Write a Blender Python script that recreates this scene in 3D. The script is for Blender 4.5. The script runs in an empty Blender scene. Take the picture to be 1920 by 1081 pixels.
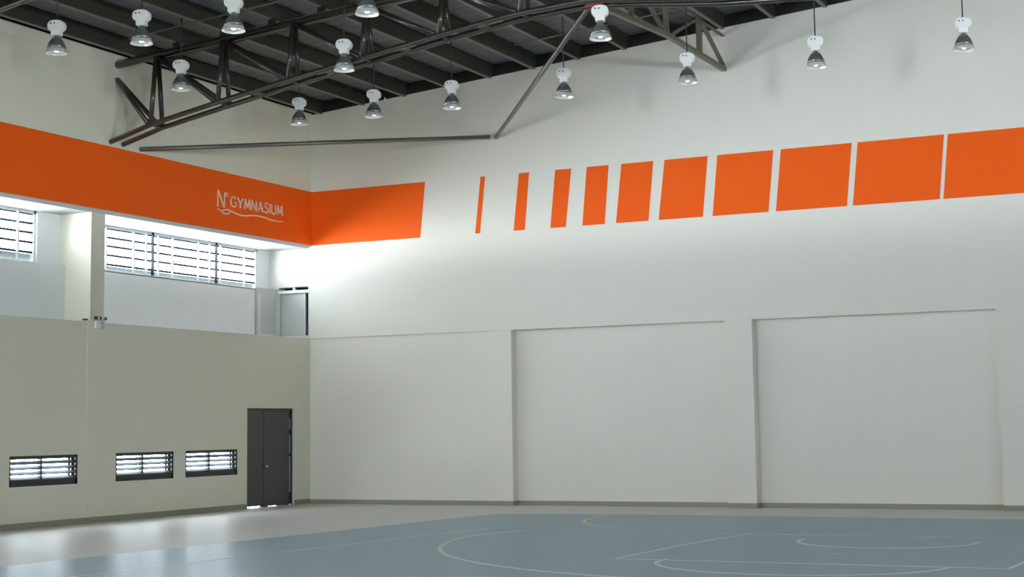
import bpy, bmesh, math
from mathutils import Vector, Matrix
PI = math.pi
S = bpy.context.scene
C = S.collection

# ------------------------------------------------------------------ camera
cam_d = bpy.data.cameras.new('camera')
cam = bpy.data.objects.new('camera', cam_d); C.objects.link(cam)
FPX = 2965.48
cam_d.sensor_width = 36; cam_d.sensor_fit = 'HORIZONTAL'
cam_d.lens = FPX / 1920 * 36
cam_d.shift_x = -(967.70 - 960) / 1920
cam_d.shift_y = (482.93 - 540.5) / 1920
cam_d.clip_end = 300
YAW, PITCH, ROLL = math.radians(25.9586), math.radians(6.0591), math.radians(-0.81227)
fw = Vector((-math.sin(YAW) * math.cos(PITCH), math.cos(YAW) * math.cos(PITCH), math.sin(PITCH)))
rt = fw.cross(Vector((0, 0, 1))).normalized(); up = rt.cross(fw)
r2 = rt * math.cos(ROLL) + up * math.sin(ROLL); u2 = -rt * math.sin(ROLL) + up * math.cos(ROLL)
cam.matrix_world = Matrix(((r2.x, u2.x, -fw.x, 20.855), (r2.y, u2.y, -fw.y, -31.656), (r2.z, u2.z, -fw.z, 1.75), (0, 0, 0, 1)))
S.camera = cam

# ------------------------------------------------------------------ daylight and exposure
S.view_settings.view_transform = 'Standard'; S.view_settings.look = 'None'
S.view_settings.exposure = 0.17; S.view_settings.gamma = 1.0
S.view_settings.use_curve_mapping = False
w = bpy.data.worlds.new('sky'); S.world = w; w.use_nodes = True
SKY, GROUND, SHADE = 24.5, 2.2, 0.4      # ground values are relative to the sky
bg = w.node_tree.nodes['Background']; bg.inputs[1].default_value = SKY
# hazy sky above the horizon; pale sunlit ground below it, in the building's own shade close to the walls (steep directions)
_N = w.node_tree.nodes; _L = w.node_tree.links
def _math(op, a, b=None, c=None):
    n = _N.new('ShaderNodeMath'); n.operation = op
    for k, v in enumerate((a, b, c)):
        if v is None: continue
        if isinstance(v, (int, float)): n.inputs[k].default_value = v
        else: _L.new(v, n.inputs[k])
    return n.outputs[0]
_tc = _N.new('ShaderNodeTexCoord'); _sx = _N.new('ShaderNodeSeparateXYZ'); _L.new(_tc.outputs['Generated'], _sx.inputs[0])
_ax = _math('MAXIMUM', _math('ABSOLUTE', _sx.outputs['X']), 0.02)
_slope = _math('DIVIDE', _math('MULTIPLY', _sx.outputs['Z'], -1.0), _ax)
_shade = _N.new('ShaderNodeMapRange'); _shade.inputs['From Min'].default_value = 0.78; _shade.inputs['From Max'].default_value = 0.92
_L.new(_slope, _shade.inputs['Value'])
_g = _N.new('ShaderNodeMix'); _g.data_type = 'RGBA'
_g.inputs['A'].default_value = (*[GROUND * c for c in (0.86, 0.95, 1.0)], 1); _g.inputs['B'].default_value = (*[SHADE * c for c in (0.95, 0.95, 0.82)], 1)
_L.new(_shade.outputs['Result'], _g.inputs['Factor'])
_up = _math('GREATER_THAN', _sx.outputs['Z'], 0.0)
_m = _N.new('ShaderNodeMix'); _m.data_type = 'RGBA'; _m.inputs['B'].default_value = (0.84, 0.95, 1.02, 1)
_L.new(_up, _m.inputs['Factor']); _L.new(_g.outputs['Result'], _m.inputs['A']); _L.new(_m.outputs['Result'], bg.inputs['Color'])

def portal(x0, x1, y0, y1, z0, z1, face):
    """daylight portal in an opening; face = '+x', '-x', '+y'"""
    l = bpy.data.lights.new('window_portal', 'AREA'); l.shape = 'RECTANGLE'
    o = bpy.data.objects.new('window_portal', l); C.objects.link(o)
    o.location = ((x0 + x1) / 2, (y0 + y1) / 2, (z0 + z1) / 2)
    if face in ('+x', '-x'):
        l.size = abs(y1 - y0); l.size_y = abs(z1 - z0)
        o.rotation_euler = (PI / 2, 0, -PI / 2 if face == '+x' else PI / 2)
        # area lights shine along local -Z
    else:
        l.size = abs(x1 - x0); l.size_y = abs(z1 - z0)
        o.rotation_euler = (-PI / 2, 0, 0) if face == '+y' else (PI / 2, 0, 0)
    l.cycles.is_portal = True
    return o

# hall measures (metres)
HW, HL = 30.6, 40.0           # width, length
PITCHR = 0.0816               # roof pitch
RX = HW / 2
def roof_z(x): return 9.27 + PITCHR * (x if x <= RX else HW - x)
BAYS = [(-14.7, -7.65), (-22.1, -15.1)]   # further left bays
WR = [(-14.4, -10.4), (-21.8, -17.8), (-29.2, -25.2), (-36.6, -32.6)]  # unseen right-wall openings, added to light the left wall
portal(-1.5, -1.5, -7.1, -0.53, 5.2, 6.03, '+x')
for a, b in BAYS: portal(-1.2, -1.2, a, b - 0.63, 5.2, 6.03, '+x')
FO = (1.0, 5.2, 1.5, 6.5)      # unseen opening added behind the camera to brighten the back wall
portal(FO[0], FO[1], -HL - .3, -HL - .3, FO[2], FO[3], '+y')
LO = (-22.6, -21.0, 0.9, 2.4)    # unseen opening added low in the left wall for extra light
portal(-.33, -.33, LO[0], LO[1], LO[2], LO[3], '+x')
for a, b in ((-9.7, -7.98), (-6.8, -5.08), (-4.6, -2.86)): portal(-.21, -.21, a, b, .88, 1.27, '+x')
for a, b in WR: portal(HW + .3, HW + .3, a, b, 4.7, 6.0, '-x')

# ------------------------------------------------------------------ materials
def mat(name, col, rough=0.6, metal=0.0, noise=0.0, nscale=3.0, bump=0.0, bscale=40.0, emit=None, estr=0, spec=0.5, coat=0):
    m = bpy.data.materials.new(name); m.use_nodes = True
    nt = m.node_tree; b = nt.nodes['Principled BSDF']
    b.inputs['Base Color'].default_value = (*col, 1); b.inputs['Roughness'].default_value = rough
    b.inputs['Metallic'].default_value = metal; b.inputs['Specular IOR Level'].default_value = spec
    b.inputs['Coat Weight'].default_value = coat
    tc = nt.nodes.new('ShaderNodeTexCoord')
    if noise:
        n = nt.nodes.new('ShaderNodeTexNoise'); n.inputs['Scale'].default_value = nscale; n.inputs['Detail'].default_value = 4
        nt.links.new(tc.outputs['Object'], n.inputs['Vector'])
        mx = nt.nodes.new('ShaderNodeMix'); mx.data_type = 'RGBA'
        mx.inputs['A'].default_value = (*[c * (1 - noise) for c in col], 1)
        mx.inputs['B'].default_value = (*[min(1, c * (1 + noise)) for c in col], 1)
        nt.links.new(n.outputs['Fac'], mx.inputs['Factor']); nt.links.new(mx.outputs['Result'], b.inputs['Base Color'])
    if bump:
        n = nt.nodes.new('ShaderNodeTexNoise'); n.inputs['Scale'].default_value = bscale
        nt.links.new(tc.outputs['Object'], n.inputs['Vector'])
        bp = nt.nodes.new('ShaderNodeBump'); bp.inputs['Strength'].default_value = bump; bp.inputs['Distance'].default_value = 0.01
        nt.links.new(n.outputs['Fac'], bp.inputs['Height']); nt.links.new(bp.outputs['Normal'], b.inputs['Normal'])
    if emit:
        b.inputs['Emission Color'].default_value = (*emit, 1); b.inputs['Emission Strength'].default_value = estr
    return m
M = dict(
    wall=mat('white_plaster', (0.80, 0.775, 0.70), 0.75, noise=0.02, nscale=0.6),
    wall2=mat('bounce_tinted_white_plaster', (0.76, 0.735, 0.61), 0.75, noise=0.02, nscale=0.6),  # same white plaster, dim greenish bounce light put into the colour
    gallery=mat('white_gallery_plaster', (0.88, 0.89, 0.88), 0.7),
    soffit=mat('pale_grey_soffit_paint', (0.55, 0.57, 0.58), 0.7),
    orange=mat('orange_paint', (0.93, 0.118, 0.004), 0.65, noise=0.03, nscale=0.5, spec=0.2),
    skirt=mat('olive_grey_skirting', (0.27, 0.275, 0.20), 0.5),
    deck=mat('dark_roof_deck', (0.15, 0.158, 0.17), 0.6, noise=0.15, nscale=1.5),
    purlin=mat('dark_olive_purlin_paint', (0.042, 0.040, 0.028), 0.5, noise=0.15, nscale=2),
    flange=mat('floor_lit_flange_paint', (0.17, 0.165, 0.145), 0.45, noise=0.2, nscale=2),  # paler than the web: light bounced off the floor is painted in
    olive=mat('olive_bracing_paint', (0.125, 0.118, 0.085), 0.4, noise=0.1, nscale=3),
    steel=mat('dark_olive_steel', (0.028, 0.026, 0.018), 0.35, noise=0.2, nscale=3, coat=0.5),
    galv=mat('grey_tube_steel', (0.16, 0.16, 0.14), 0.3, metal=0.5, noise=0.1, nscale=3),
    oxide=mat('red_oxide_primer', (0.25, 0.05, 0.03), 0.6),
    apron=mat('light_grey_court_apron', (0.70, 0.69, 0.66), 0.42, noise=0.03, nscale=0.8, spec=0.5),
    blue=mat('blue_court_coating', (0.215, 0.385, 0.485), 0.33, noise=0.05, nscale=0.5, spec=0.5),
    line=mat('white_court_line_paint', (0.74, 0.76, 0.74), 0.3, noise=0.05),
    yline=mat('yellow_court_line_paint', (0.66, 0.60, 0.36), 0.3, noise=0.05),
    pink=mat('faded_pink_line_paint', (0.55, 0.52, 0.47), 0.3),
    door=mat('dark_grey_door_paint', (0.060, 0.063, 0.052), 0.4),
    black=mat('black_paint_and_gap_shade', (0.022, 0.022, 0.020), 0.35),
    white=mat('white_metal_paint', (0.82, 0.84, 0.84), 0.4),
    slat=mat('blue_grey_louvre_metal', (0.030, 0.040, 0.065), 0.5, spec=0.1),
    greypanel=mat('grey_metal_panel', (0.50, 0.54, 0.55), 0.5),
    leaf=mat('light_grey_door_paint', (0.60, 0.60, 0.58), 0.5),
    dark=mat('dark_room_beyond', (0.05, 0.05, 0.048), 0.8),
    lampwhite=mat('white_lamp_housing', (0.92, 0.93, 0.91), 0.45),
    screw=mat('dark_screw', (0.12, 0.13, 0.13), 0.4),
    cord=mat('black_lamp_cord', (0.03, 0.03, 0.027), 0.5),
    chrome=mat('spun_aluminium', (0.42, 0.42, 0.40), 0.25, metal=0.9),
    facet=mat('bright_reflector_facets', (0.97, 0.98, 0.98), 0.22, metal=0.45),
    bulb=mat('frosted_bulb', (0.95, 0.95, 0.93), 0.3, emit=(1, 1, 0.97), estr=2.2),
    lens=mat('pale_reflector_lens', (0.9, 0.93, 0.95), 0.12, emit=(0.9, 0.97, 1), estr=0.25),
    sign=mat('cream_sign_lettering', (0.86, 0.74, 0.60), 0.5),
    knob=mat('brass_knob', (0.8, 0.76, 0.6), 0.2, metal=1.0),
    reflector=mat('grey_prismatic_reflector', (0.24, 0.245, 0.235), 0.22, metal=0.6),
)
def translucent(name, front, through):
    m = bpy.data.materials.new(name); m.use_nodes = True; nt = m.node_tree
    nt.nodes.remove(nt.nodes['Principled BSDF'])
    d = nt.nodes.new('ShaderNodeBsdfDiffuse'); d.inputs[0].default_value = (*front, 1)
    t = nt.nodes.new('ShaderNodeBsdfTranslucent'); t.inputs[0].default_value = (*through, 1)
    a = nt.nodes.new('ShaderNodeAddShader'); nt.links.new(d.outputs[0], a.inputs[0]); nt.links.new(t.outputs[0], a.inputs[1])
    nt.links.new(a.outputs[0], nt.nodes['Material Output'].inputs['Surface'])
    return m
M['blade'] = translucent('frosted_glass_blade', (0.25, 0.27, 0.30), (0.022, 0.028, 0.038))

# ------------------------------------------------------------------ mesh builder
class MB:
    def __init__(s): s.bm = bmesh.new()
    def box(s, x0, x1, y0, y1, z0, z1, bevel=0):
        x0, x1 = sorted((x0, x1)); y0, y1 = sorted((y0, y1)); z0, z1 = sorted((z0, z1))
        vs = [s.bm.verts.new((x, y, z)) for x in (x0, x1) for y in (y0, y1) for z in (z0, z1)]
        fs = [(0, 1, 3, 2), (4, 6, 7, 5), (0, 4, 5, 1), (2, 3, 7, 6), (0, 2, 6, 4), (1, 5, 7, 3)]
        nf = [s.bm.faces.new([vs[i] for i in f]) for f in fs]
        if bevel:
            es = list({e for f in nf for e in f.edges})
            bmesh.ops.bevel(s.bm, geom=es, offset=bevel, segments=3, affect='EDGES', profile=0.5)
        return s
    def tube(s, pts, r, n=12, cap=True, rs=None):
        pts = [Vector(p) for p in pts]; rings = []
        for i, p in enumerate(pts):
            if i == 0: d = pts[1] - p
            elif i == len(pts) - 1: d = p - pts[i - 1]
            else: d = (pts[i + 1] - p).normalized() + (p - pts[i - 1]).normalized()
            d.normalize()
            a = Vector((0, 0, 1)) if abs(d.z) < .9 else Vector((1, 0, 0))
            u = d.cross(a).normalized(); v = d.cross(u)
            rr = rs[i] if rs else r
            rings.append([s.bm.verts.new(p + (u * math.cos(2 * PI * k / n) + v * math.sin(2 * PI * k / n)) * rr) for k in range(n)])
        for a, b in zip(rings, rings[1:]):
            for k in range(n):
                f = s.bm.faces.new([a[k], a[(k + 1) % n], b[(k + 1) % n], b[k]]); f.smooth = n > 6
        if cap:
            s.bm.faces.new(list(reversed(rings[0]))); s.bm.faces.new(rings[-1])
        return s
    def lathe(s, prof, n=32, smooth=True, c=(0, 0, 0)):
        rings = []
        for r, z in prof:
            rings.append([s.bm.verts.new((c[0] + r * math.cos(2 * PI * k / n), c[1] + r * math.sin(2 * PI * k / n), c[2] + z)) for k in range(n)])
        for a, b in zip(rings, rings[1:]):
            for k in range(n):
                f = s.bm.faces.new([a[k], a[(k + 1) % n], b[(k + 1) % n], b[k]]); f.smooth = smooth
        return s
    def poly(s, pts, d):
        """prism: polygon pts (3D) extruded by vector d"""
        a = [s.bm.verts.new(p) for p in pts]; b = [s.bm.verts.new(Vector(p) + Vector(d)) for p in pts]
        s.bm.faces.new(a); s.bm.faces.new(list(reversed(b)))
        n = len(a)
        for i in range(n): s.bm.faces.new([a[i], b[i], b[(i + 1) % n], a[(i + 1) % n]])
        return s
    def ribbon(s, pts, w, z0, z1, plane='xy'):
        """flat line of width w along 2D pts, with a little thickness"""
        P = [Vector((p[0], p[1])) for p in pts]; L = []; Rr = []
        for i, p in enumerate(P):
            d = (P[min(i + 1, len(P) - 1)] - P[max(i - 1, 0)]).normalized(); nrm = Vector((-d.y, d.x))
            ww = w[i] if isinstance(w, (list, tuple)) else w
            L.append(p + nrm * ww / 2); Rr.append(p - nrm * ww / 2)
        def V(q, z): return s.bm.verts.new((q.x, q.y, z) if plane == 'xy' else (z, q.x, q.y))
        l0 = [V(q, z0) for q in L]; r0 = [V(q, z0) for q in Rr]; l1 = [V(q, z1) for q in L]; r1 = [V(q, z1) for q in Rr]
        for i in range(len(P) - 1):
            s.bm.faces.new([l1[i], r1[i], r1[i + 1], l1[i + 1]]); s.bm.faces.new([l0[i], l0[i + 1], r0[i + 1], r0[i]])
            s.bm.faces.new([l0[i], l1[i], l1[i + 1], l0[i + 1]]); s.bm.faces.new([r0[i], r0[i + 1], r1[i + 1], r1[i]])
        s.bm.faces.new([l0[0], r0[0], r1[0], l1[0]]); s.bm.faces.new([l0[-1], l1[-1], r1[-1], r0[-1]])
        return s
    def build(s, name, m, parent=None):
        bmesh.ops.recalc_face_normals(s.bm, faces=s.bm.faces)
        me = bpy.data.meshes.new(name); s.bm.to_mesh(me); s.bm.free(); me.materials.append(m)
        o = bpy.data.objects.new(name, me); C.objects.link(o)
        if parent is not None:
            o.parent = parent
            o.matrix_parent_inverse = Matrix.Identity(4)
            if parent.location.length:      # meshes are written in world metres; keep them there
                o.matrix_parent_inverse = parent_inv(parent)
        return o
def parent_inv(p):
    return (Matrix.Translation(p.location) @ p.rotation_euler.to_matrix().to_4x4()).inverted()

def grid_wall(mb, axis, t0, t1, a0, a1, z0, z1, holes):
    """wall slab with rectangular holes; axis 'x': slab t in x, runs in y; axis 'y': the reverse"""
    A = sorted({a0, a1, *[h[0] for h in holes], *[h[1] for h in holes]}); Z = sorted({z0, z1, *[h[2] for h in holes], *[h[3] for h in holes]})
    for i in range(len(A) - 1):
        # merge vertical runs
        run = None
        for j in range(len(Z) - 1):
            ac, zc = (A[i] + A[i + 1]) / 2, (Z[j] + Z[j + 1]) / 2
            hole = any(h[0] < ac < h[1] and h[2] < zc < h[3] for h in holes)
            if not hole:
                run = [run[0], Z[j + 1]] if run else [Z[j], Z[j + 1]]
            if (hole or j == len(Z) - 2) and run:
                if axis == 'x': mb.box(t0, t1, A[i], A[i + 1], *run)
                else: mb.box(A[i], A[i + 1], t0, t1, *run)
                run = None
    return mb
def structure(o, label=None):
    o['kind'] = 'structure'
    if label: o['label'] = label
    return o
def thing(name, loc, label, cat, group=None, rz=0):
    o = bpy.data.objects.new(name, None); C.objects.link(o); o.empty_display_size = .1
    o.location = loc; o.rotation_euler = (0, 0, rz)
    o['label'] = label; o['category'] = cat
    if group: o['group'] = group
    return o
def tag(o, label, cat, group=None):
    o['label'] = label; o['category'] = cat
    if group: o['group'] = group
    return o

# ------------------------------------------------------------------ floor and court
fl = structure(MB().box(-0.4, HW + .4, -HL - .4, 0.45, -0.2, 0).build('floor', M['apron']), 'light grey glossy court apron and blue playing surface')
MB().poly([(4.95, -HL + 2, 0.0), (5.52, -14.5, 0.0), (6.02, -8.2, 0.0), (6.34, -3.62, 0.0), (6.42, -3.25, 0.0), (6.68, -2.98, 0.0), (7.15, -2.86, 0.0), (10.2, -2.65, 0.0), (16.5, -2.76, 0.0),
           (25.6, -2.76, 0.0), (25.6, -HL + 2, 0.0)], (0, 0, 0.003)).build('court_surface', M['blue'], fl)['label'] = 'blue court surface'
def line(pts, m='line', w=0.055, nm='court_line', label=None):
    o = MB().ribbon(pts, w, 0.003, 0.0055).build(nm, M[m], fl)
    if label: o['label'] = label
    return o
def arc(cx, cy, r, a0, a1, n=48): return [(cx + r * math.cos(math.radians(a0 + (a1 - a0) * i / n)), cy + r * math.sin(math.radians(a0 + (a1 - a0) * i / n))) for i in range(n + 1)]
CXC = 15.36
line([(9.22, -7.35), (8.98, -8.0)] + arc(15.36, -8.25, 6.48, 182, 358) + [(21.7, -7.35)], w=0.06, label='white three-point arc')
line([(7.62, -13.6), (7.9, -11.2), (8.08, -9.1), (8.36, -7.2)], w=0.04, label='faint white side line')
line([(7.62, -13.6), (7.2, -20), (6.9, -28)], w=0.045)
pts = arc(12.75, -3.38, 3.92, 176, 266, 48) + [(13.8, -7.27), (17.2, -7.27), (20.5, -7.27)]
line(pts[:26], 'yline', 0.07, label='yellow curved line')
line(pts[25:], 'pink', 0.055, label='faded pink back line')
line([(13.08, -7.27), (12.9, -8.5), (12.82, -9.73), (12.77, -12.24)], w=0.06, label='white lane side line')
line([(12.74, -12.22), (17.78, -12.22)], w=0.05, label='white free throw line')
line([(17.76, -12.24), (17.8, -11.2), (17.75, -7.27)], w=0.06, label='white lane side line')
line(arc(15.25, -12.2, 1.8, 176, 364)[:1] + [(15.25 + 1.82 * math.cos(math.radians(a)), -12.2 + 1.55 * math.sin(math.radians(a))) for a in range(180, 361, 4)], w=0.06, label='white free throw half circle')
line([(15.45 + 1.28 * math.cos(math.radians(a)), -8.33 + 1.28 * math.sin(math.radians(a))) for a in range(172, 369, 4)], w=0.06, label='white no-charge half circle')
MB().ribbon([(15.22, -10.62), (15.40, -10.65)], 0.07, 0.003, 0.0055).build('paint_mark', M['yline'], fl)['label'] = 'small yellow mark'

# ------------------------------------------------------------------ left wall (windows, door, gallery)
LOWWIN = [(-9.74, -7.94), (-6.84, -5.04), (-4.64, -2.82)]
UNSEEN = [(-13.0, -11.2), (-16.6, -14.8), (-20.2, -18.4)]
DOOR = (-2.456, -0.595, 0.0, 2.225)
holes = [(a, b, 0.77, 1.325) for a, b in LOWWIN + UNSEEN] + [DOOR, LO]
wl = structure(grid_wall(MB(), 'x', -0.33, -0.08, -HL, 0.06, 0, 3.88, holes).build('wall_left', M['wall2']), 'white lower wall with low louvre windows and a double door')
mb = MB()
mb.box(-0.30, 0, -HL, 0.02, 6.105, 9.30)
mb.build('upper_wall', M['wall2'], wl)
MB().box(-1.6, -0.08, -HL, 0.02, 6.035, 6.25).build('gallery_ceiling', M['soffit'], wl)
MB().box(-1.6, -0.09, -HL, 0.02, 3.70, 3.879).build('gallery_floor', M['gallery'], wl)
MB().box(0, 0.004, -HL, -0.0, 6.105, 7.395).build('painted_band', M['orange'], wl)['label'] = 'orange painted band'
MB().box(-0.09, -0.072, -7.72, -7.30, 0.12, 3.86).build('pilaster', M['wall2'], wl)
# gallery back wall, first bay
MB().box(-1.25, -1.0, -7.4, 0.02, 3.87, 5.05).build('parapet', M['gallery'], wl)
grid_wall(MB(), 'x', -1.45, -1.2, -7.4, 0.02, 5.05, 6.05, [(-7.05, -0.53, 5.05, 6.05)]).build('pier', M['gallery'], wl)
for k, (a, b) in enumerate(BAYS):
    MB().box(-0.9, -0.72, a - .1, b + .1, 3.87, 5.0).build('parapet', M['gallery'], wl)
    grid_wall(MB(), 'x', -1.15, -0.88, a - .1, b + .1, 5.0, 6.05, [(a, b - 0.63, 5.0, 6.05)]).build('pier', M['gallery'], wl)
MB().box(-1.15, -0.72, -HL, -22.1, 3.87, 6.05).build('pier', M['gallery'], wl)  # unseen far bays walled up solid to cut their daylight
for y in (-7.65, -15.1, -22.5, -29.9):
    MB().box(-1.44, -0.081, y, y + .4, 3.87, 6.036).build('column', M['wall2'], wl)

wn = 0
def high_window(x, y0, y1, z0, bars, posts):
    """louvred gallery window: frame, bottom panel, horizontal louvres, upright bars"""
    global wn; wn += 1
    o = structure(MB().box(x - .05, x, y0, y0 + .04, z0, 6.035).box(x - .05, x, y1 - .05, y1, z0, 6.035).box(x - .05, x, y0, y1, 5.98, 6.035)
                  .build('window_%d' % wn, M['white']))
    MB().box(x - .16, x - .13, y0, y1, z0, 5.205).build('bottom_panel', M['greypanel'], o)
    for z in (5.235, 5.43, 5.62, 5.80, 5.985):
        MB().poly([(x - .15, y0 + .02, z - .018), (x - .03, y0 + .02, z - .030), (x - .03, y0 + .02, z + .012), (x - .15, y0 + .02, z + .018)], (0, y1 - y0 - .04, 0)).build('louvre', M['slat'], o)
    for y in bars:
        b = MB().box(x - .02, x + .02, y - .024, y + .012, z0, 6.03).build('upright_bar', M['white'], o)
        MB().box(x - .03, x + .012, y + .012, y + .026, 5.2, 6.03).build('bar_edge', M['slat'], b)
    for y in posts: MB().box(x - .02, x + .035, y - .02, y + .02, z0, 6.034).build('window_post', M['slat'], o)
    MB().box(x - .10, x + .20 if x < -1 else x + .16, y0 - .2, y1, z0 - .02, z0 + .012).build('window_sill', M['white'], o)
    return o
o = high_window(-1.2, -7.05, -0.53, 5.055, [-5.91, -5.03, -4.61, -4.21, -3.71, -2.79, -2.37, -1.96, -1.04], [-4.41, -2.14]); o['label'] = 'louvred gallery window beside the corner'
o = high_window(-0.92, -14.7, -8.28, 5.005, [-8.76, -9.7, -10.6, -11.5], [-10.1]); o['label'] = 'louvred gallery window at the left edge of view'
for a, b in BAYS[1:]: high_window(-0.92, a, b - .63, 5.005, [a + 1.2 * i for i in range(1, 5)], [])

def low_window(y0, y1):
    """small dark-framed double louvre window"""
    global wn; wn += 1
    x1 = -0.085; x0 = -0.20; z0, z1 = .77, 1.325; ym = y0 + 0.86
    f = MB().box(x0, x1, y0, y1, z0, z0 + .115).box(x0, x1, y0, y1, z1 - .055, z1).box(x0, x1, y0, y0 + .035, z0, z1).box(x0, x1, y1 - .05, y1, z0, z1)
    f.box(x0, x1 - .03, ym - .02, ym + .02, z0, z1)
    o = structure(f.build('window_%d' % wn, M['black']))
    for (a, b) in ((y0 + .04, ym - .02), (ym + .02, y1 - .05)):
        for i in range(5):
            z = z0 + .12 + .0955 * i
            bl = MB().poly([(x0 + .03, a, z + .050), (x0 + .034, a, z + .052), (x0 + .079, a, z + .004), (x0 + .075, a, z)], (0, b - a, 0)).build('louvre_blade', M['blade'], o)
            MB().box(x0 + .070, x0 + .084, a, b, z - .010, z + .008).build('blade_edge', M['slat'], bl)
        MB().box(x0 + .02, x0 + .045, b - .14, b - .12, z0 + .1, z1 - .05).box(x0 + .02, x0 + .045, b - .05, b - .035, z0 + .1, z1 - .05).build('louvre_rail', M['white'], o)
    MB().box(x0 - .02, x0 - .005, y1 - .17, y1 - .05, z0 + .1, z1 - .05).build('jamb_panel', M['black'], o)
    return o
lw = [low_window(a, b) for a, b in LOWWIN + UNSEEN]
for o, l in zip(lw, ('low black-framed louvre window at the left edge of view', 'low black-framed louvre window right of the column line', 'low black-framed louvre window next to the double door')): o['label'] = l

# double door
xd = -0.17
d1 = structure(MB().box(xd - .06, xd + .02, DOOR[0], DOOR[0] + .035, 0, 2.225).box(xd - .06, xd + .03, DOOR[1] - .035, DOOR[1], 0, 2.225).box(xd - .06, xd + .02, DOOR[0], DOOR[1], 2.185, 2.225)
               .build('door_1', M['black']), 'dark grey double door near the corner')
lf = MB().box(xd - .045, xd, DOOR[0] + .03, -1.70, .036, 2.19).build('door_leaf', M['door'], d1); lf['label'] = 'left leaf'
lf2 = MB().box(xd - .045, xd, -1.695, DOOR[1] - .075, .020, 2.19).build('door_leaf', M['door'], d1)
MB().box(xd - .04, xd - .01, -1.80, -1.50, .008, .05).box(xd - .04, xd - .01, -1.15, DOOR[1] - .08, .008, .03).build('light_gap_block', M['black'], d1)  # small blocks added to dim parts of the bright gap under the doors
MB().box(xd, xd + .006, -1.706, -1.692, .05, 2.18).build('cover_strip', M['black'], d1)
MB().box(xd - .05, xd - .04, DOOR[1] - .075, DOOR[1] - .03, 0.03, 2.19).build('hinge_rebate', M['black'], d1)
for z0, z1 in ((0.30, 1.12), (1.2, 1.62), (1.74, 2.0)):
    MB().box(xd - .005, xd + .008, DOOR[1] - .070, DOOR[1] - .050, z0, z1).build('painted_light_slit', M['greypanel'], d1)  # pale strips paint in the slits of light between the hinges
kb = MB().tube([(xd, -1.66, .92), (xd + .05, -1.66, .92)], .014).build('door_knob', M['knob'], lf2)
MB().lathe([(0.001, -.026), (.02, -.02), (.028, 0), (.02, .02), (.001, .026)], 16, c=(xd + .06, -1.66, .92)).build('knob_ball', M['knob'], lf2)
MB().box(xd, xd + .01, -1.745, -1.715, .86, .98).build('lock_plate', M['black'], lf)
structure(MB().box(-0.33, -0.06, DOOR[0], DOOR[1], 0.0, 0.006).build('trim_1', M['greypanel']), 'door threshold')

# ------------------------------------------------------------------ back wall (the large wall facing the camera)
up_ = MB()
GD = (-0.95, -0.06, 3.94, 5.13)     # doorway at the end of the gallery
grid_wall(up_, 'y', 0, 0.30, -1.6, 0, 3.88, 6.2, [GD])
up_.poly([(0, 0, 3.88), (HW, 0, 3.88), (HW, 0, 9.27), (RX, 0, 9.27 + PITCHR * RX), (0, 0, 9.27)], (0, .30, 0))
wb = structure(up_.build('wall_back', M['wall']), 'large white wall with orange stripes')
PIL = [(4.67, 5.28), (10.25, 10.86), (15.78, 16.40), (21.3, 21.9), (26.8, 27.4)]
xs = [-0.1] + [v for p in PIL for v in p] + [HW]
mb = MB(); mb.box(-0.08, 4.68, .06, .45, 0, 3.885)
for i in range(1, len(PIL) + 1):
    a = PIL[i - 1][1]; b = PIL[i][0] if i < len(PIL) else HW
    mb.box(a - .01, b + .01, .25, .45, 0, 3.885)
mb.build('lower_wall', M['wall'], wb)
for a, b in PIL: MB().box(a, b, 0.02, .3, 0, 3.884).build('pillar', M['wall'], wb)
# orange paint
def para(x0t, x1t, x0b, x1b):
    return MB().poly([(x0b, 0, 6.10), (x1b, 0, 6.10), (x1t, 0, 7.39), (x0t, 0, 7.39)], (0, -.004, 0)).build('painted_stripe', M['orange'], wb)
for t in [(0.004, 3.125, 0.004, 2.99), (4.575, 4.69, 4.42, 4.54), (5.545, 5.797, 5.39, 5.67), (6.441, 6.83, 6.30, 6.676), (7.204, 7.725, 7.075, 7.608),
          (8.027, 8.772, 7.873, 8.63), (9.03, 10.007, 8.863, 9.864), (10.221, 11.446, 10.08, 11.302), (11.607, 13.097, 11.462, 12.952),
          (13.218, 14.95, 13.073, 14.813), (15.023, 16.95, 14.887, 16.82), (17.0, 19.2, 16.87, 19.07), (19.25, 21.7, 19.12, 21.57)]:
    para(*t)
# baseboards
def base(name, mb): structure(mb.build(name, M['skirt']))
mb = MB()
ys = [-HL, DOOR[0]]
mb.box(-.08, -.066, -HL, DOOR[0], 0, .115).box(-.08, -.066, DOOR[1], .05, 0, .115)
base('baseboard_left', mb)
mb = MB().box(-.08, 4.67, .047, .06, 0, .10)
for i, (a, b) in enumerate(PIL):
    mb.box(a - .012, b + .012, .008, .02, 0, .10).box(b, b + .012, .01, .25, 0, .10)
    n = PIL[i + 1][0] if i + 1 < len(PIL) else HW
    mb.box(b, n, .238, .25, 0, .10)
base('baseboard_back', mb)

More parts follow.
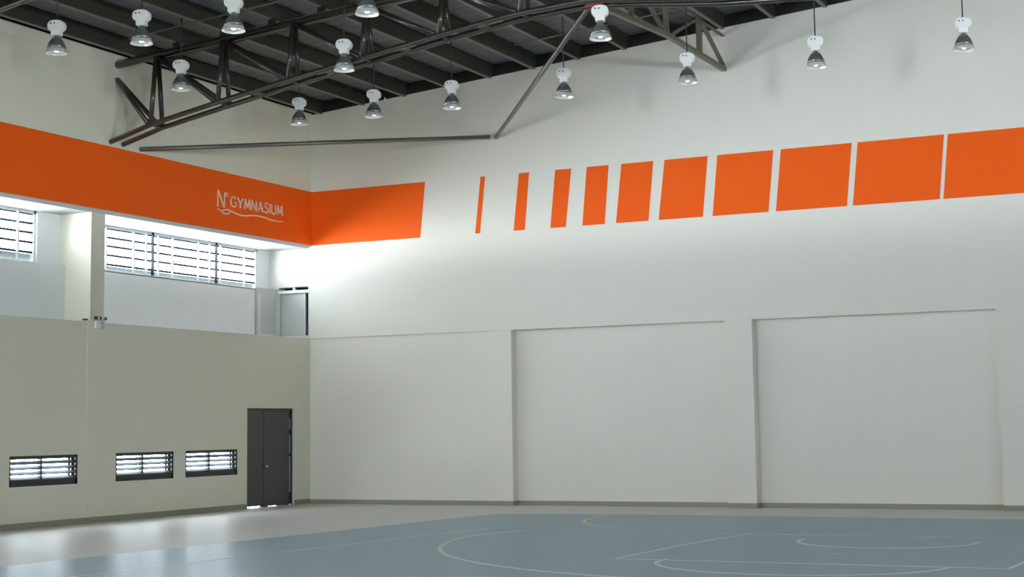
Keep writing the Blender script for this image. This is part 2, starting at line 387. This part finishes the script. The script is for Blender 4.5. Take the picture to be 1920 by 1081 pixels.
# gallery doorway: frame, inner door, open leaf
d2 = structure(MB().box(GD[0], GD[0] + .02, -.01, .08, GD[2], GD[3]).box(GD[1] - .02, GD[1], -.01, .08, GD[2], GD[3]).box(GD[0], GD[1], -.01, .08, GD[2], GD[2] + .02)
               .box(GD[0], GD[1], -.012, .08, 4.985, 5.055).box(-.52, -.47, -.01, .06, 5.05, 5.12).build('door_2', M['white']), 'small white access door open at the end of the gallery')
MB().box(GD[0] + .02, -.24, .10, .13, GD[2] + .02, 4.985).build('inner_panel', M['leaf'], d2)
MB().box(-.255, -.235, .09, .135, GD[2] + .02, 4.985).build('panel_edge', M['white'], d2)
lf = MB().box(-.975, -.945, -.87, -.02, 3.955, 5.085).build('door_leaf', M['leaf'], d2)
fr = MB()
fr.box(-.945, -.93, -.80, -.765, 3.97, 4.93).box(-.945, -.93, -.075, -.03, 3.955, 4.93).box(-.945, -.93, -.84, -.03, 3.955, 3.995)
fr.build('leaf_frame', M['white'], lf)
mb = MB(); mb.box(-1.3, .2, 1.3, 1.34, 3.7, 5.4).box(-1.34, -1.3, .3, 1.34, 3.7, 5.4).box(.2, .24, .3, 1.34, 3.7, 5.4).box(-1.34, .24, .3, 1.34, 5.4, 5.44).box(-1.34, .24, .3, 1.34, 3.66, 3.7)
mb.build('room_beyond', M['dark'], wb)
# closing strip of gallery end outside
structure(MB().box(-1.75, -1.6, -.2, .3, 3.6, 6.3).build('trim_2', M['gallery']))

# ------------------------------------------------------------------ unseen walls (behind and right of the camera)
mb = grid_wall(MB(), 'x', HW, HW + .3, -HL, 0.45, 0, 9.3, [(a, b, 4.7, 6.0) for a, b in WR])
structure(mb.build('wall_right', M['wall']))
mb = grid_wall(MB(), 'y', -HL - .3, -HL, -1.6, HW + .3, 0, 9.27, [FO])
mb.poly([(0, -HL, 9.27), (HW, -HL, 9.27), (RX, -HL, roof_z(RX))], (0, -.3, 0))
structure(mb.build('wall_front', M['wall']))

# ------------------------------------------------------------------ roof deck and purlins
def zz(x): return roof_z(x) + .27
mb = MB()
prof = []
n = 0
# troughed deck: ribs run down the slope (along x), repeated in y
ribs = []
y = -HL - .3
while y < 0.5:
    ribs += [(y, 0), (y + .16, 0), (y + .20, .012), (y + .30, .012)]
    y += .34
ribs.append((y, 0))
bm = mb.bm
for (xa, xb) in ((-1.0, RX), (RX, HW + 1.0)):
    va = [bm.verts.new((xa, yy, 9.54 + PITCHR * (xa if xa <= RX else HW - xa) + h)) for yy, h in ribs]
    vb = [bm.verts.new((xb, yy, 9.54 + PITCHR * (xb if xb <= RX else HW - xb) + h)) for yy, h in ribs]
    ta = [bm.verts.new((v.co.x, v.co.y, v.co.z + .05)) for v in va]; tb = [bm.verts.new((v.co.x, v.co.y, v.co.z + .05)) for v in vb]
    for i in range(len(ribs) - 1):
        bm.faces.new([va[i], va[i + 1], vb[i + 1], vb[i]]); bm.faces.new([ta[i], tb[i], tb[i + 1], ta[i + 1]])
ce = structure(mb.build('ceiling', M['deck']), 'dark profiled metal roof deck')
# closures between wall heads and deck; the black ones paint in the shadow gap
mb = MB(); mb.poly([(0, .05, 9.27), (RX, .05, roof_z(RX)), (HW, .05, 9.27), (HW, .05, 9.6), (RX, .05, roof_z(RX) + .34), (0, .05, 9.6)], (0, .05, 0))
structure(mb.build('trim_3', M['black']), 'black strip standing in for the shadow gap along the top of the white wall')
mb = MB().box(-.2, -.12, -HL, .1, 9.28, 9.58).box(-.2, .02, .04, .12, 9.26, 9.6)
structure(mb.build('trim_4', M['black']))
structure(MB().box(HW + .1, HW + .2, -HL, .1, 9.29, 9.56).build('trim_5', M['deck']))
NUM = ['', 'second', 'third', 'fourth', 'fifth', 'sixth', 'seventh', 'eighth', 'ninth', 'tenth', 'eleventh', 'twelfth', 'thirteenth', 'fourteenth']
PX = [0.30, 1.49, 2.62, 3.75, 4.87, 5.98, 7.08, 8.20, 9.32, 10.44, 11.56, 12.68, 13.80, 14.92]
def purlin(x, label):
    zb = roof_z(x) - .02; zt = zb + .27; y0, y1 = -HL + .05, 0.04
    mb = MB()
    mb.box(x - .012, x + .012, y0, y1, zb, zt)           # web
    mb.box(x, x + .085, y0, y1, zt - .014, zt)             # top flange of the Z
    o = tag(mb.build('roof_purlin', M['purlin']), label, 'beam', 'dark steel purlins under the roof')
    MB().box(x - .075, x + .014, y0, y1, zb - .012, zb + .004).build('bottom_flange', M['flange'], o)
    return o
for i, x in enumerate(PX):
    purlin(x, 'dark olive steel roof purlin along the top of the left wall' if i == 0 else 'dark olive steel roof purlin, the %s one out from the left wall' % NUM[i])
# bolted eave rail beside the first purlin
mb = MB()
t = tag(MB().box(.05, .09, -HL + .1, 0, 9.32, 9.50).box(.05, .12, -HL + .1, 0, 9.32, 9.335).build('eave_rail', M['purlin']), 'thin dark eave rail on the head of the left wall', 'beam')
for k in range(16):
    yb = -.9 - 1.45 * k
    MB().box(.09, .16, yb - .05, yb + .05, 9.31, 9.46).build('cleat', M['black'], t)

# ------------------------------------------------------------------ main roof truss (triangular section, two bottom tubes)
def zt(x): return 9.085 + .0785 * x
BOT = [(0.0, 7.485), (1.0, 7.74), (2.6, 8.015), (4.2, 8.27), (5.8, 8.50), (7.5, 8.745), (8.95, 8.93), (10.38, 9.0), (12.66, 8.73), (15.3, 8.55), (17.94, 8.73), (20.22, 9.0), (21.65, 8.93), (25, 8.4), (30.6, 7.485)]
def zb(x):
    for (a, za), (b, z2) in zip(BOT, BOT[1:]):
        if a <= x <= b: return za + (z2 - za) * (x - a) / (b - a)
    return BOT[-1][1]
NODES = [1.0 + 1.62 * i for i in range(6)] + [10.38]
def roof_truss(Y, label, full=True):
    t = thing('roof_truss', (0, Y, 7.4), label, 'truss')
    MB().tube([(0.0, Y, zt(0)), (RX, Y, zt(RX)), (HW - 0.0, Y, zt(0))], .080, 14).build('top_chord', M['steel'], t)
    MB().tube([(1.3, Y + .02, zt(1.3) - .10), (RX, Y + .02, zt(RX) - .10)], .018, 8).build('conduit', M['galv'], t)
    for dy in (-.18, .19):
        o = MB().tube([(x, Y + dy, z) for x, z in BOT], .050, 14).build('bottom_chord', M['steel'], t)
    for i, x in enumerate(NODES):
        for dy in (-.18, .19):
            MB().tube([(x, Y + dy * .18, zt(x) - .03), (x, Y + dy, zb(x))], .050, 10).build('vertical_web', M['steel'], t)
            MB().tube([(HW - x, Y + dy * .18, zt(x) - .03), (HW - x, Y + dy, zb(HW - x))], .050, 10).build('vertical_web', M['steel'], t)
            xa, za = (0.0, 8.79) if i == 0 else (NODES[i - 1] + .06, zt(NODES[i - 1]) - .05)
            MB().tube([(xa, Y + dy * (.1 if i == 0 else .25), za), (x - .06, Y + dy, zb(x) + .02)], .047, 10).build('diagonal_web', M['steel'], t)
            MB().tube([(HW - xa, Y + dy * (.1 if i == 0 else .25), za), (HW - x + .06, Y + dy, zb(HW - x) + .02)], .047, 10).build('diagonal_web', M['steel'], t)
        MB().tube([(x, Y - .16, zb(x)), (x, Y + .17, zb(x))], .03, 8).build('batten', M['purlin'], t)
    for i, x in enumerate(PX):
        if x < 0.9: continue
        MB().box(x - .07, x + .07, Y - .04, Y + .04, zt(x) + .04, roof_z(x) - .02).build('purlin_cleat', M['black'], t)
    return t
YT = -7.04
tr = roof_truss(YT, 'dark tubular roof truss with twin bottom tubes, crossing the middle of the view')
g = MB().box(10.28, 10.60, YT - .05, YT + .05, 8.93, 9.12).build('gusset_plate', M['oxide'], tr); g['label'] = 'red oxide gusset plate'
for i in range(4):
    xx = 3.4 + 1.62 * i
    MB().box(xx - .12, xx + .12, YT - .16, YT + .17, zb(xx) - .01, zb(xx) + .01).build('batten_plate', M['purlin'], tr)
roof_truss(-14.1, 'dark tubular roof truss nearest the camera, its lower tubes at the top left edge')

# lengthways bracing truss on the white wall
XB = 10.43
bt = thing('bracing_truss', (XB, -3.5, 9.0), 'olive steel bracing truss running from the main truss to the white wall', 'truss')
MB().box(XB - .035, XB + .035, -7.0, 0, 9.93, 9.945).box(XB - .035, XB - .022, -7.0, 0, 9.93, 10.0).build('top_chord', M['olive'], bt)
MB().poly([(XB - .05, -7.0, 8.94), (XB - .05, -3.4, 9.165), (XB - .05, 0, 9.175), (XB - .05, 0, 9.265), (XB - .05, -3.4, 9.255), (XB - .05, -7.0, 9.04)], (.10, 0, 0)).build('bottom_chord', M['olive'], bt)
def web(y0, z0, y1, z1, nm='diagonal_web', r=.035):
    mb = MB(); d = Vector((0, y1 - y0, z1 - z0)).normalized(); nrm = Vector((0, -d.z, d.y)) * r
    a, b = Vector((XB - r, y0, z0)), Vector((XB - r, y1, z1))
    mb.poly([a + nrm, a - nrm, b - nrm, b + nrm], (2 * r, 0, 0)); mb.build(nm, M['olive'], bt)
web(-1.57, 9.95, -1.57, 9.24, 'vertical_web', .05); web(-3.48, 9.95, -3.48, 9.22, 'vertical_web', .045); web(-5.3, 9.95, -5.3, 9.1, 'vertical_web', .045)
web(-1.42, 9.93, -.04, 9.28); web(-1.72, 9.92, -3.28, 9.24); web(-5.15, 9.93, -3.58, 9.24); web(-5.45, 9.93, -6.9, 9.0)

tag(MB().tube([(10.25, YT + .2, 8.98), (4.99, -0.02, 8.26)], .048, 14).build('roof_strut', M['galv']), 'grey tube strut slanting down from the truss to the white wall', 'strut')
tag(MB().tube([(0.0, -6.32, 7.475), (4.84, -0.06, 8.275)], .048, 14).build('wall_brace', M['galv']), 'long dark horizontal tube bracing across the corner of two walls', 'brace')
tag(MB().tube([(1.3, -8.25, zt(1.3) + .02), (14, -8.25, zt(14) + .02)], .018, 8).build('cable_conduit', M['galv']), 'thin metal conduit running under the purlins, parallel to the main truss', 'conduit')
tag(MB().tube([(6.6, -2.35, zt(6.6) + .1), (10.2, -2.35, zt(10.2) + .1)], .016, 8).build('cable_conduit', M['galv']), 'thin metal conduit under the roof above the lamps nearest the white wall', 'conduit')

# ------------------------------------------------------------------ pendant lamps
RIMZ = 8.256      # all rims hang at one level
def make_lamp(loc, label, scale=1.0):
    t = thing('pendant_lamp', loc, label, 'lamp', 'high bay lamps hanging from the roof')
    x, y, z = 0, 0, 0
    h = MB()
    h.poly([(px, -.085, pz) for px, pz in ((-.085, .385), (.085, .385), (.135, .42), (.148, .47), (.14, .525), (.10, .565), (.0, .58), (-.10, .565), (-.14, .525), (-.148, .47), (-.135, .42))], (0, .17, 0))
    bmesh.ops.bevel(h.bm, geom=h.bm.edges[:], offset=.014, segments=2, affect='EDGES')
    o = h.build('ballast_housing', M['lampwhite']); o.parent = t
    s = MB()
    for sx in (-.075, -.01): s.tube([(sx, -.085, .515), (sx, -.091, .515)], .014, 12)
    s = s.build('screw', M['screw']); s.parent = o
    o = MB().box(-.083, .083, -.075, .075, .308, .405, bevel=.012).build('wiring_box', M['lampwhite']); o.parent = t
    o = MB().lathe([(.001, .335), (.042, .335), (.042, .29), (.048, .28), (.001, .278)], 20).build('neck', M['chrome']); o.parent = t
    prof = [(.045, .285), (.066, .270), (.097, .235), (.126, .190), (.150, .135), (.168, .070)]
    o = MB().lathe(prof + [(.164, .070), (.146, .134), (.122, .188), (.093, .231), (.062, .264), (.041, .275)], 36).build('reflector', M['reflector']); o.parent = t
    # flared bright skirt made of flat facets, and the faceted inside of the bell
    mb = MB(); n = 14
    mb.lathe([(.168, .070), (.186, .035), (.196, .0), (.191, .0), (.180, .036), (.163, .070)], n, smooth=False)
    o2 = mb.build('reflector_skirt', M['facet']); o2.parent = t
    mb = MB(); mb.lathe([(.188, .002), (.172, .040), (.150, .055), (.120, .050), (.09, .085), (.05, .10), (.001, .11)], 11, smooth=False)
    o3 = mb.build('inner_facets', M['facet']); o3.parent = t
    o4 = MB().lathe([(.001, .015), (.03, .022), (.045, .05), (.04, .08), (.02, .10)], 14).build('bulb', M['bulb']); o4.parent = t
    return t
LAMPS = [
    (2.03, -11.02, 'white and chrome pendant lamp, leftmost in the picture, hanging against the left wall head'),
    (3.74, -10.85, 'second lamp from the left edge, above the end of the main truss'),
    (5.60, -10.80, 'pendant lamp overlapping the upper tube of the main truss near its second upright'),
    (8.06, -10.64, 'pendant lamp cut off by the top edge, only its reflector in view'),
    (2.03, -7.60, 'pendant lamp hanging between the first two uprights of the main truss'),
    (5.63, -7.46, 'pendant lamp just in front of the twin lower tubes of the main truss'),
    (10.67, -7.34, 'pendant lamp right under the red gusset where the slanting strut starts'),
    (2.03, -3.55, 'pendant lamp nearest the corner of the two walls'),
    (3.84, -3.45, 'pendant lamp nearest the white wall, just right of the corner lamp'),
    (5.69, -3.42, 'pendant lamp above the right end of the long orange block'),
    (8.16, -3.29, 'pendant lamp just right of the slanting grey strut'),
    (10.78, -3.32, 'pendant lamp hanging in front of the bracing truss by the white wall'),
    (13.32, -3.40, 'pendant lamp against plain white wall, between the bracing truss and the rightmost lamp'),
    (16.00, -3.42, 'rightmost pendant lamp, alone against the upper white wall'),
]
def put_cord(t, x, y):
    top = roof_z(x) + .275 - RIMZ
    c = MB().tube([(0, 0, .57), (0, 0, top)], .011, 8).build('suspension_cord', M['cord']); c.parent = t
proto = make_lamp((LAMPS[0][0], LAMPS[0][1], RIMZ), LAMPS[0][2])
def children(o): return [c for c in bpy.data.objects if c.parent == o]
def copy_tree(o, parent=None):
    c = o.copy(); C.objects.link(c); c.parent = parent
    for ch in children(o): copy_tree(ch, c)
    return c
lamps = [proto]
for x, y, l in LAMPS[1:]:
    c = copy_tree(proto); c.location = (x, y, RIMZ); c['label'] = l; lamps.append(c)
for t, (x, y, l) in zip(lamps, LAMPS):
    t.rotation_euler = (0, 0, math.radians(18)); put_cord(t, x, y)

# ------------------------------------------------------------------ sign on the orange band
sg = thing('wall_sign', (0.004, -2.5, 6.55), 'cream lettering reading N° GYMNASIUM over a wavy line on the orange band', 'sign')
def stroke(pts, w, x0=.004, x1=.022): return MB().ribbon(pts, w, x0, x1, plane='yz')
mb = MB()
mb.ribbon([(-3.705, 6.605), (-3.70, 6.965)], .022, .004, .022, 'yz'); mb.ribbon([(-3.70, 6.975), (-3.475, 6.61)], .034, .004, .0225, 'yz'); mb.ribbon([(-3.468, 6.60), (-3.462, 6.945)], .022, .004, .0215, 'yz')
mb.build('letter_n', M['sign'], sg)
mb = MB(); mb.ribbon([(-3.385 + .042 * math.cos(a * PI / 12), 6.905 + .042 * math.sin(a * PI / 12)) for a in range(25)], .015, .004, .02, 'yz')
mb.build('degree_mark', M['sign'], sg)
GL = {
 'G': [[(.9, .84), (.75, .96), (.5, 1), (.22, .92), (.05, .7), (0, .5), (.05, .28), (.22, .08), (.5, 0), (.75, .03), (.95, .12), (.95, .44), (.7, .44)]],
 'Y': [[(0, 1), (.45, .46)], [(.9, 1), (.45, .46)], [(.45, .48), (.45, 0)]],
 'M': [[(0, 0), (.12, 1)], [(.12, 1), (.5, .15)], [(.5, .15), (.88, 1)], [(.88, 1), (1, 0)]],
 'N': [[(0, 0), (0, 1)], [(0, 1), (.85, 0)], [(.85, 0), (.85, 1)]],
 'A': [[(0, 0), (.45, 1)], [(.45, 1), (.9, 0)], [(.16, .34), (.74, .34)]],
 'S': [[(.62, .86), (.5, .97), (.3, 1), (.1, .93), (.03, .76), (.1, .6), (.35, .5), (.58, .4), (.66, .24), (.56, .07), (.34, 0), (.12, .03), (0, .14)]],
 'I': [[(0, 0), (0, 1)]],
 'U': [[(0, 1), (0, .3), (.08, .1), (.28, 0), (.5, 0), (.7, .1), (.78, .3), (.78, 1)]],
}
WID = {'G': .95, 'Y': .9, 'M': 1.0, 'N': .85, 'A': .9, 'S': .66, 'I': .0, 'U': .78}
word = 'GYMNASIUM'; capH = .225
gap = .34; tot = sum(WID[c] for c in word) + gap * (len(word) - 1); sc = (3.235 - 1.235) / tot
yy = -3.235
for ch in word:
    mb = MB()
    for j, st in enumerate(GL[ch]):
        zb0 = 6.665 + .02 * (yy + 3.235) / 2
        mb.ribbon([(yy + px * sc, zb0 + pz * capH) for px, pz in st], .032, .004, .020 + .0005 * j, 'yz')
    mb.build('letter_' + ch.lower(), M['sign'], sg)
    yy += (WID[ch] + gap) * sc
def spl(pts, n=8):
    out = []
    P = [pts[0]] + pts + [pts[-1]]
    for i in range(1, len(P) - 2):
        for k in range(n):
            t = k / n; p0, p1, p2, p3 = P[i - 1], P[i], P[i + 1], P[i + 2]
            out.append(tuple(.5 * ((2 * p1[d]) + (-p0[d] + p2[d]) * t + (2 * p0[d] - 5 * p1[d] + 4 * p2[d] - p3[d]) * t * t + (-p0[d] + 3 * p1[d] - 3 * p2[d] + p3[d]) * t ** 3) for d in (0, 1)))
    out.append(pts[-1]); return out
mb = MB()
wv = spl([(-3.71, 6.565), (-3.62, 6.53), (-3.50, 6.545), (-3.38, 6.575), (-3.2, 6.555), (-2.95, 6.515), (-2.7, 6.515), (-2.35, 6.56), (-2.0, 6.565), (-1.65, 6.53), (-1.4, 6.53), (-1.2, 6.55)])
mb.ribbon(wv, [.012 + .018 * math.sin(PI * i / (len(wv) - 1)) for i in range(len(wv))], .004, .018, 'yz')
mb.ribbon(spl([(-3.56, 6.50), (-3.42, 6.475), (-3.32, 6.495), (-3.26, 6.53)]), .03, .004, .0175, 'yz')
mb.build('wavy_underline', M['sign'], sg)

# ------------------------------------------------------------------ small fittings
f = thing('wall_sensor', (-.07, -7.4, 3.85), 'small white twin-headed fitting with dark ends at the foot of the gallery column', 'sensor')
MB().box(-.08, -.02, -7.53, -7.40, 3.76, 3.90, bevel=.01).build('body', M['white'], f)
MB().box(-.08, -.05, -7.40, -7.26, 3.76, 3.93, bevel=.008).build('back_plate', M['greypanel'], f)
MB().tube([(-.03, -7.53, 3.955), (-.03, -7.27, 3.965)], .022, 12).build('head_tube', M['white'], f)
for y in (-7.535, -7.42, -7.27): MB().tube([(-.03, y - .018, 3.96), (-.03, y + .018, 3.96)], .034, 12).build('end_cap', M['black'], f)
MB().tube([(-.02, -7.42, 3.86), (-.012, -7.42, 3.86)], .012, 10).build('red_button', M['oxide'], f)
tag(MB().box(-.10, -.03, -7.85, -7.76, 3.90, 3.93, bevel=.005).build('wall_bracket', M['black']), 'tiny dark bracket on the gallery edge just left of the column', 'bracket')
jb = thing('junction_box', (2.1, -.03, 9.38), 'tiny white fitting under the roof edge by the second lamp from the corner', 'fitting')
MB().tube([(2.1, -.06, 9.40), (2.1, -.06, 9.47)], .02, 10).build('body', M['white'], jb)
MB().tube([(2.1, -.06, 9.46), (2.1, -.06, 9.60)], .008, 8).build('stem', M['cord'], jb)
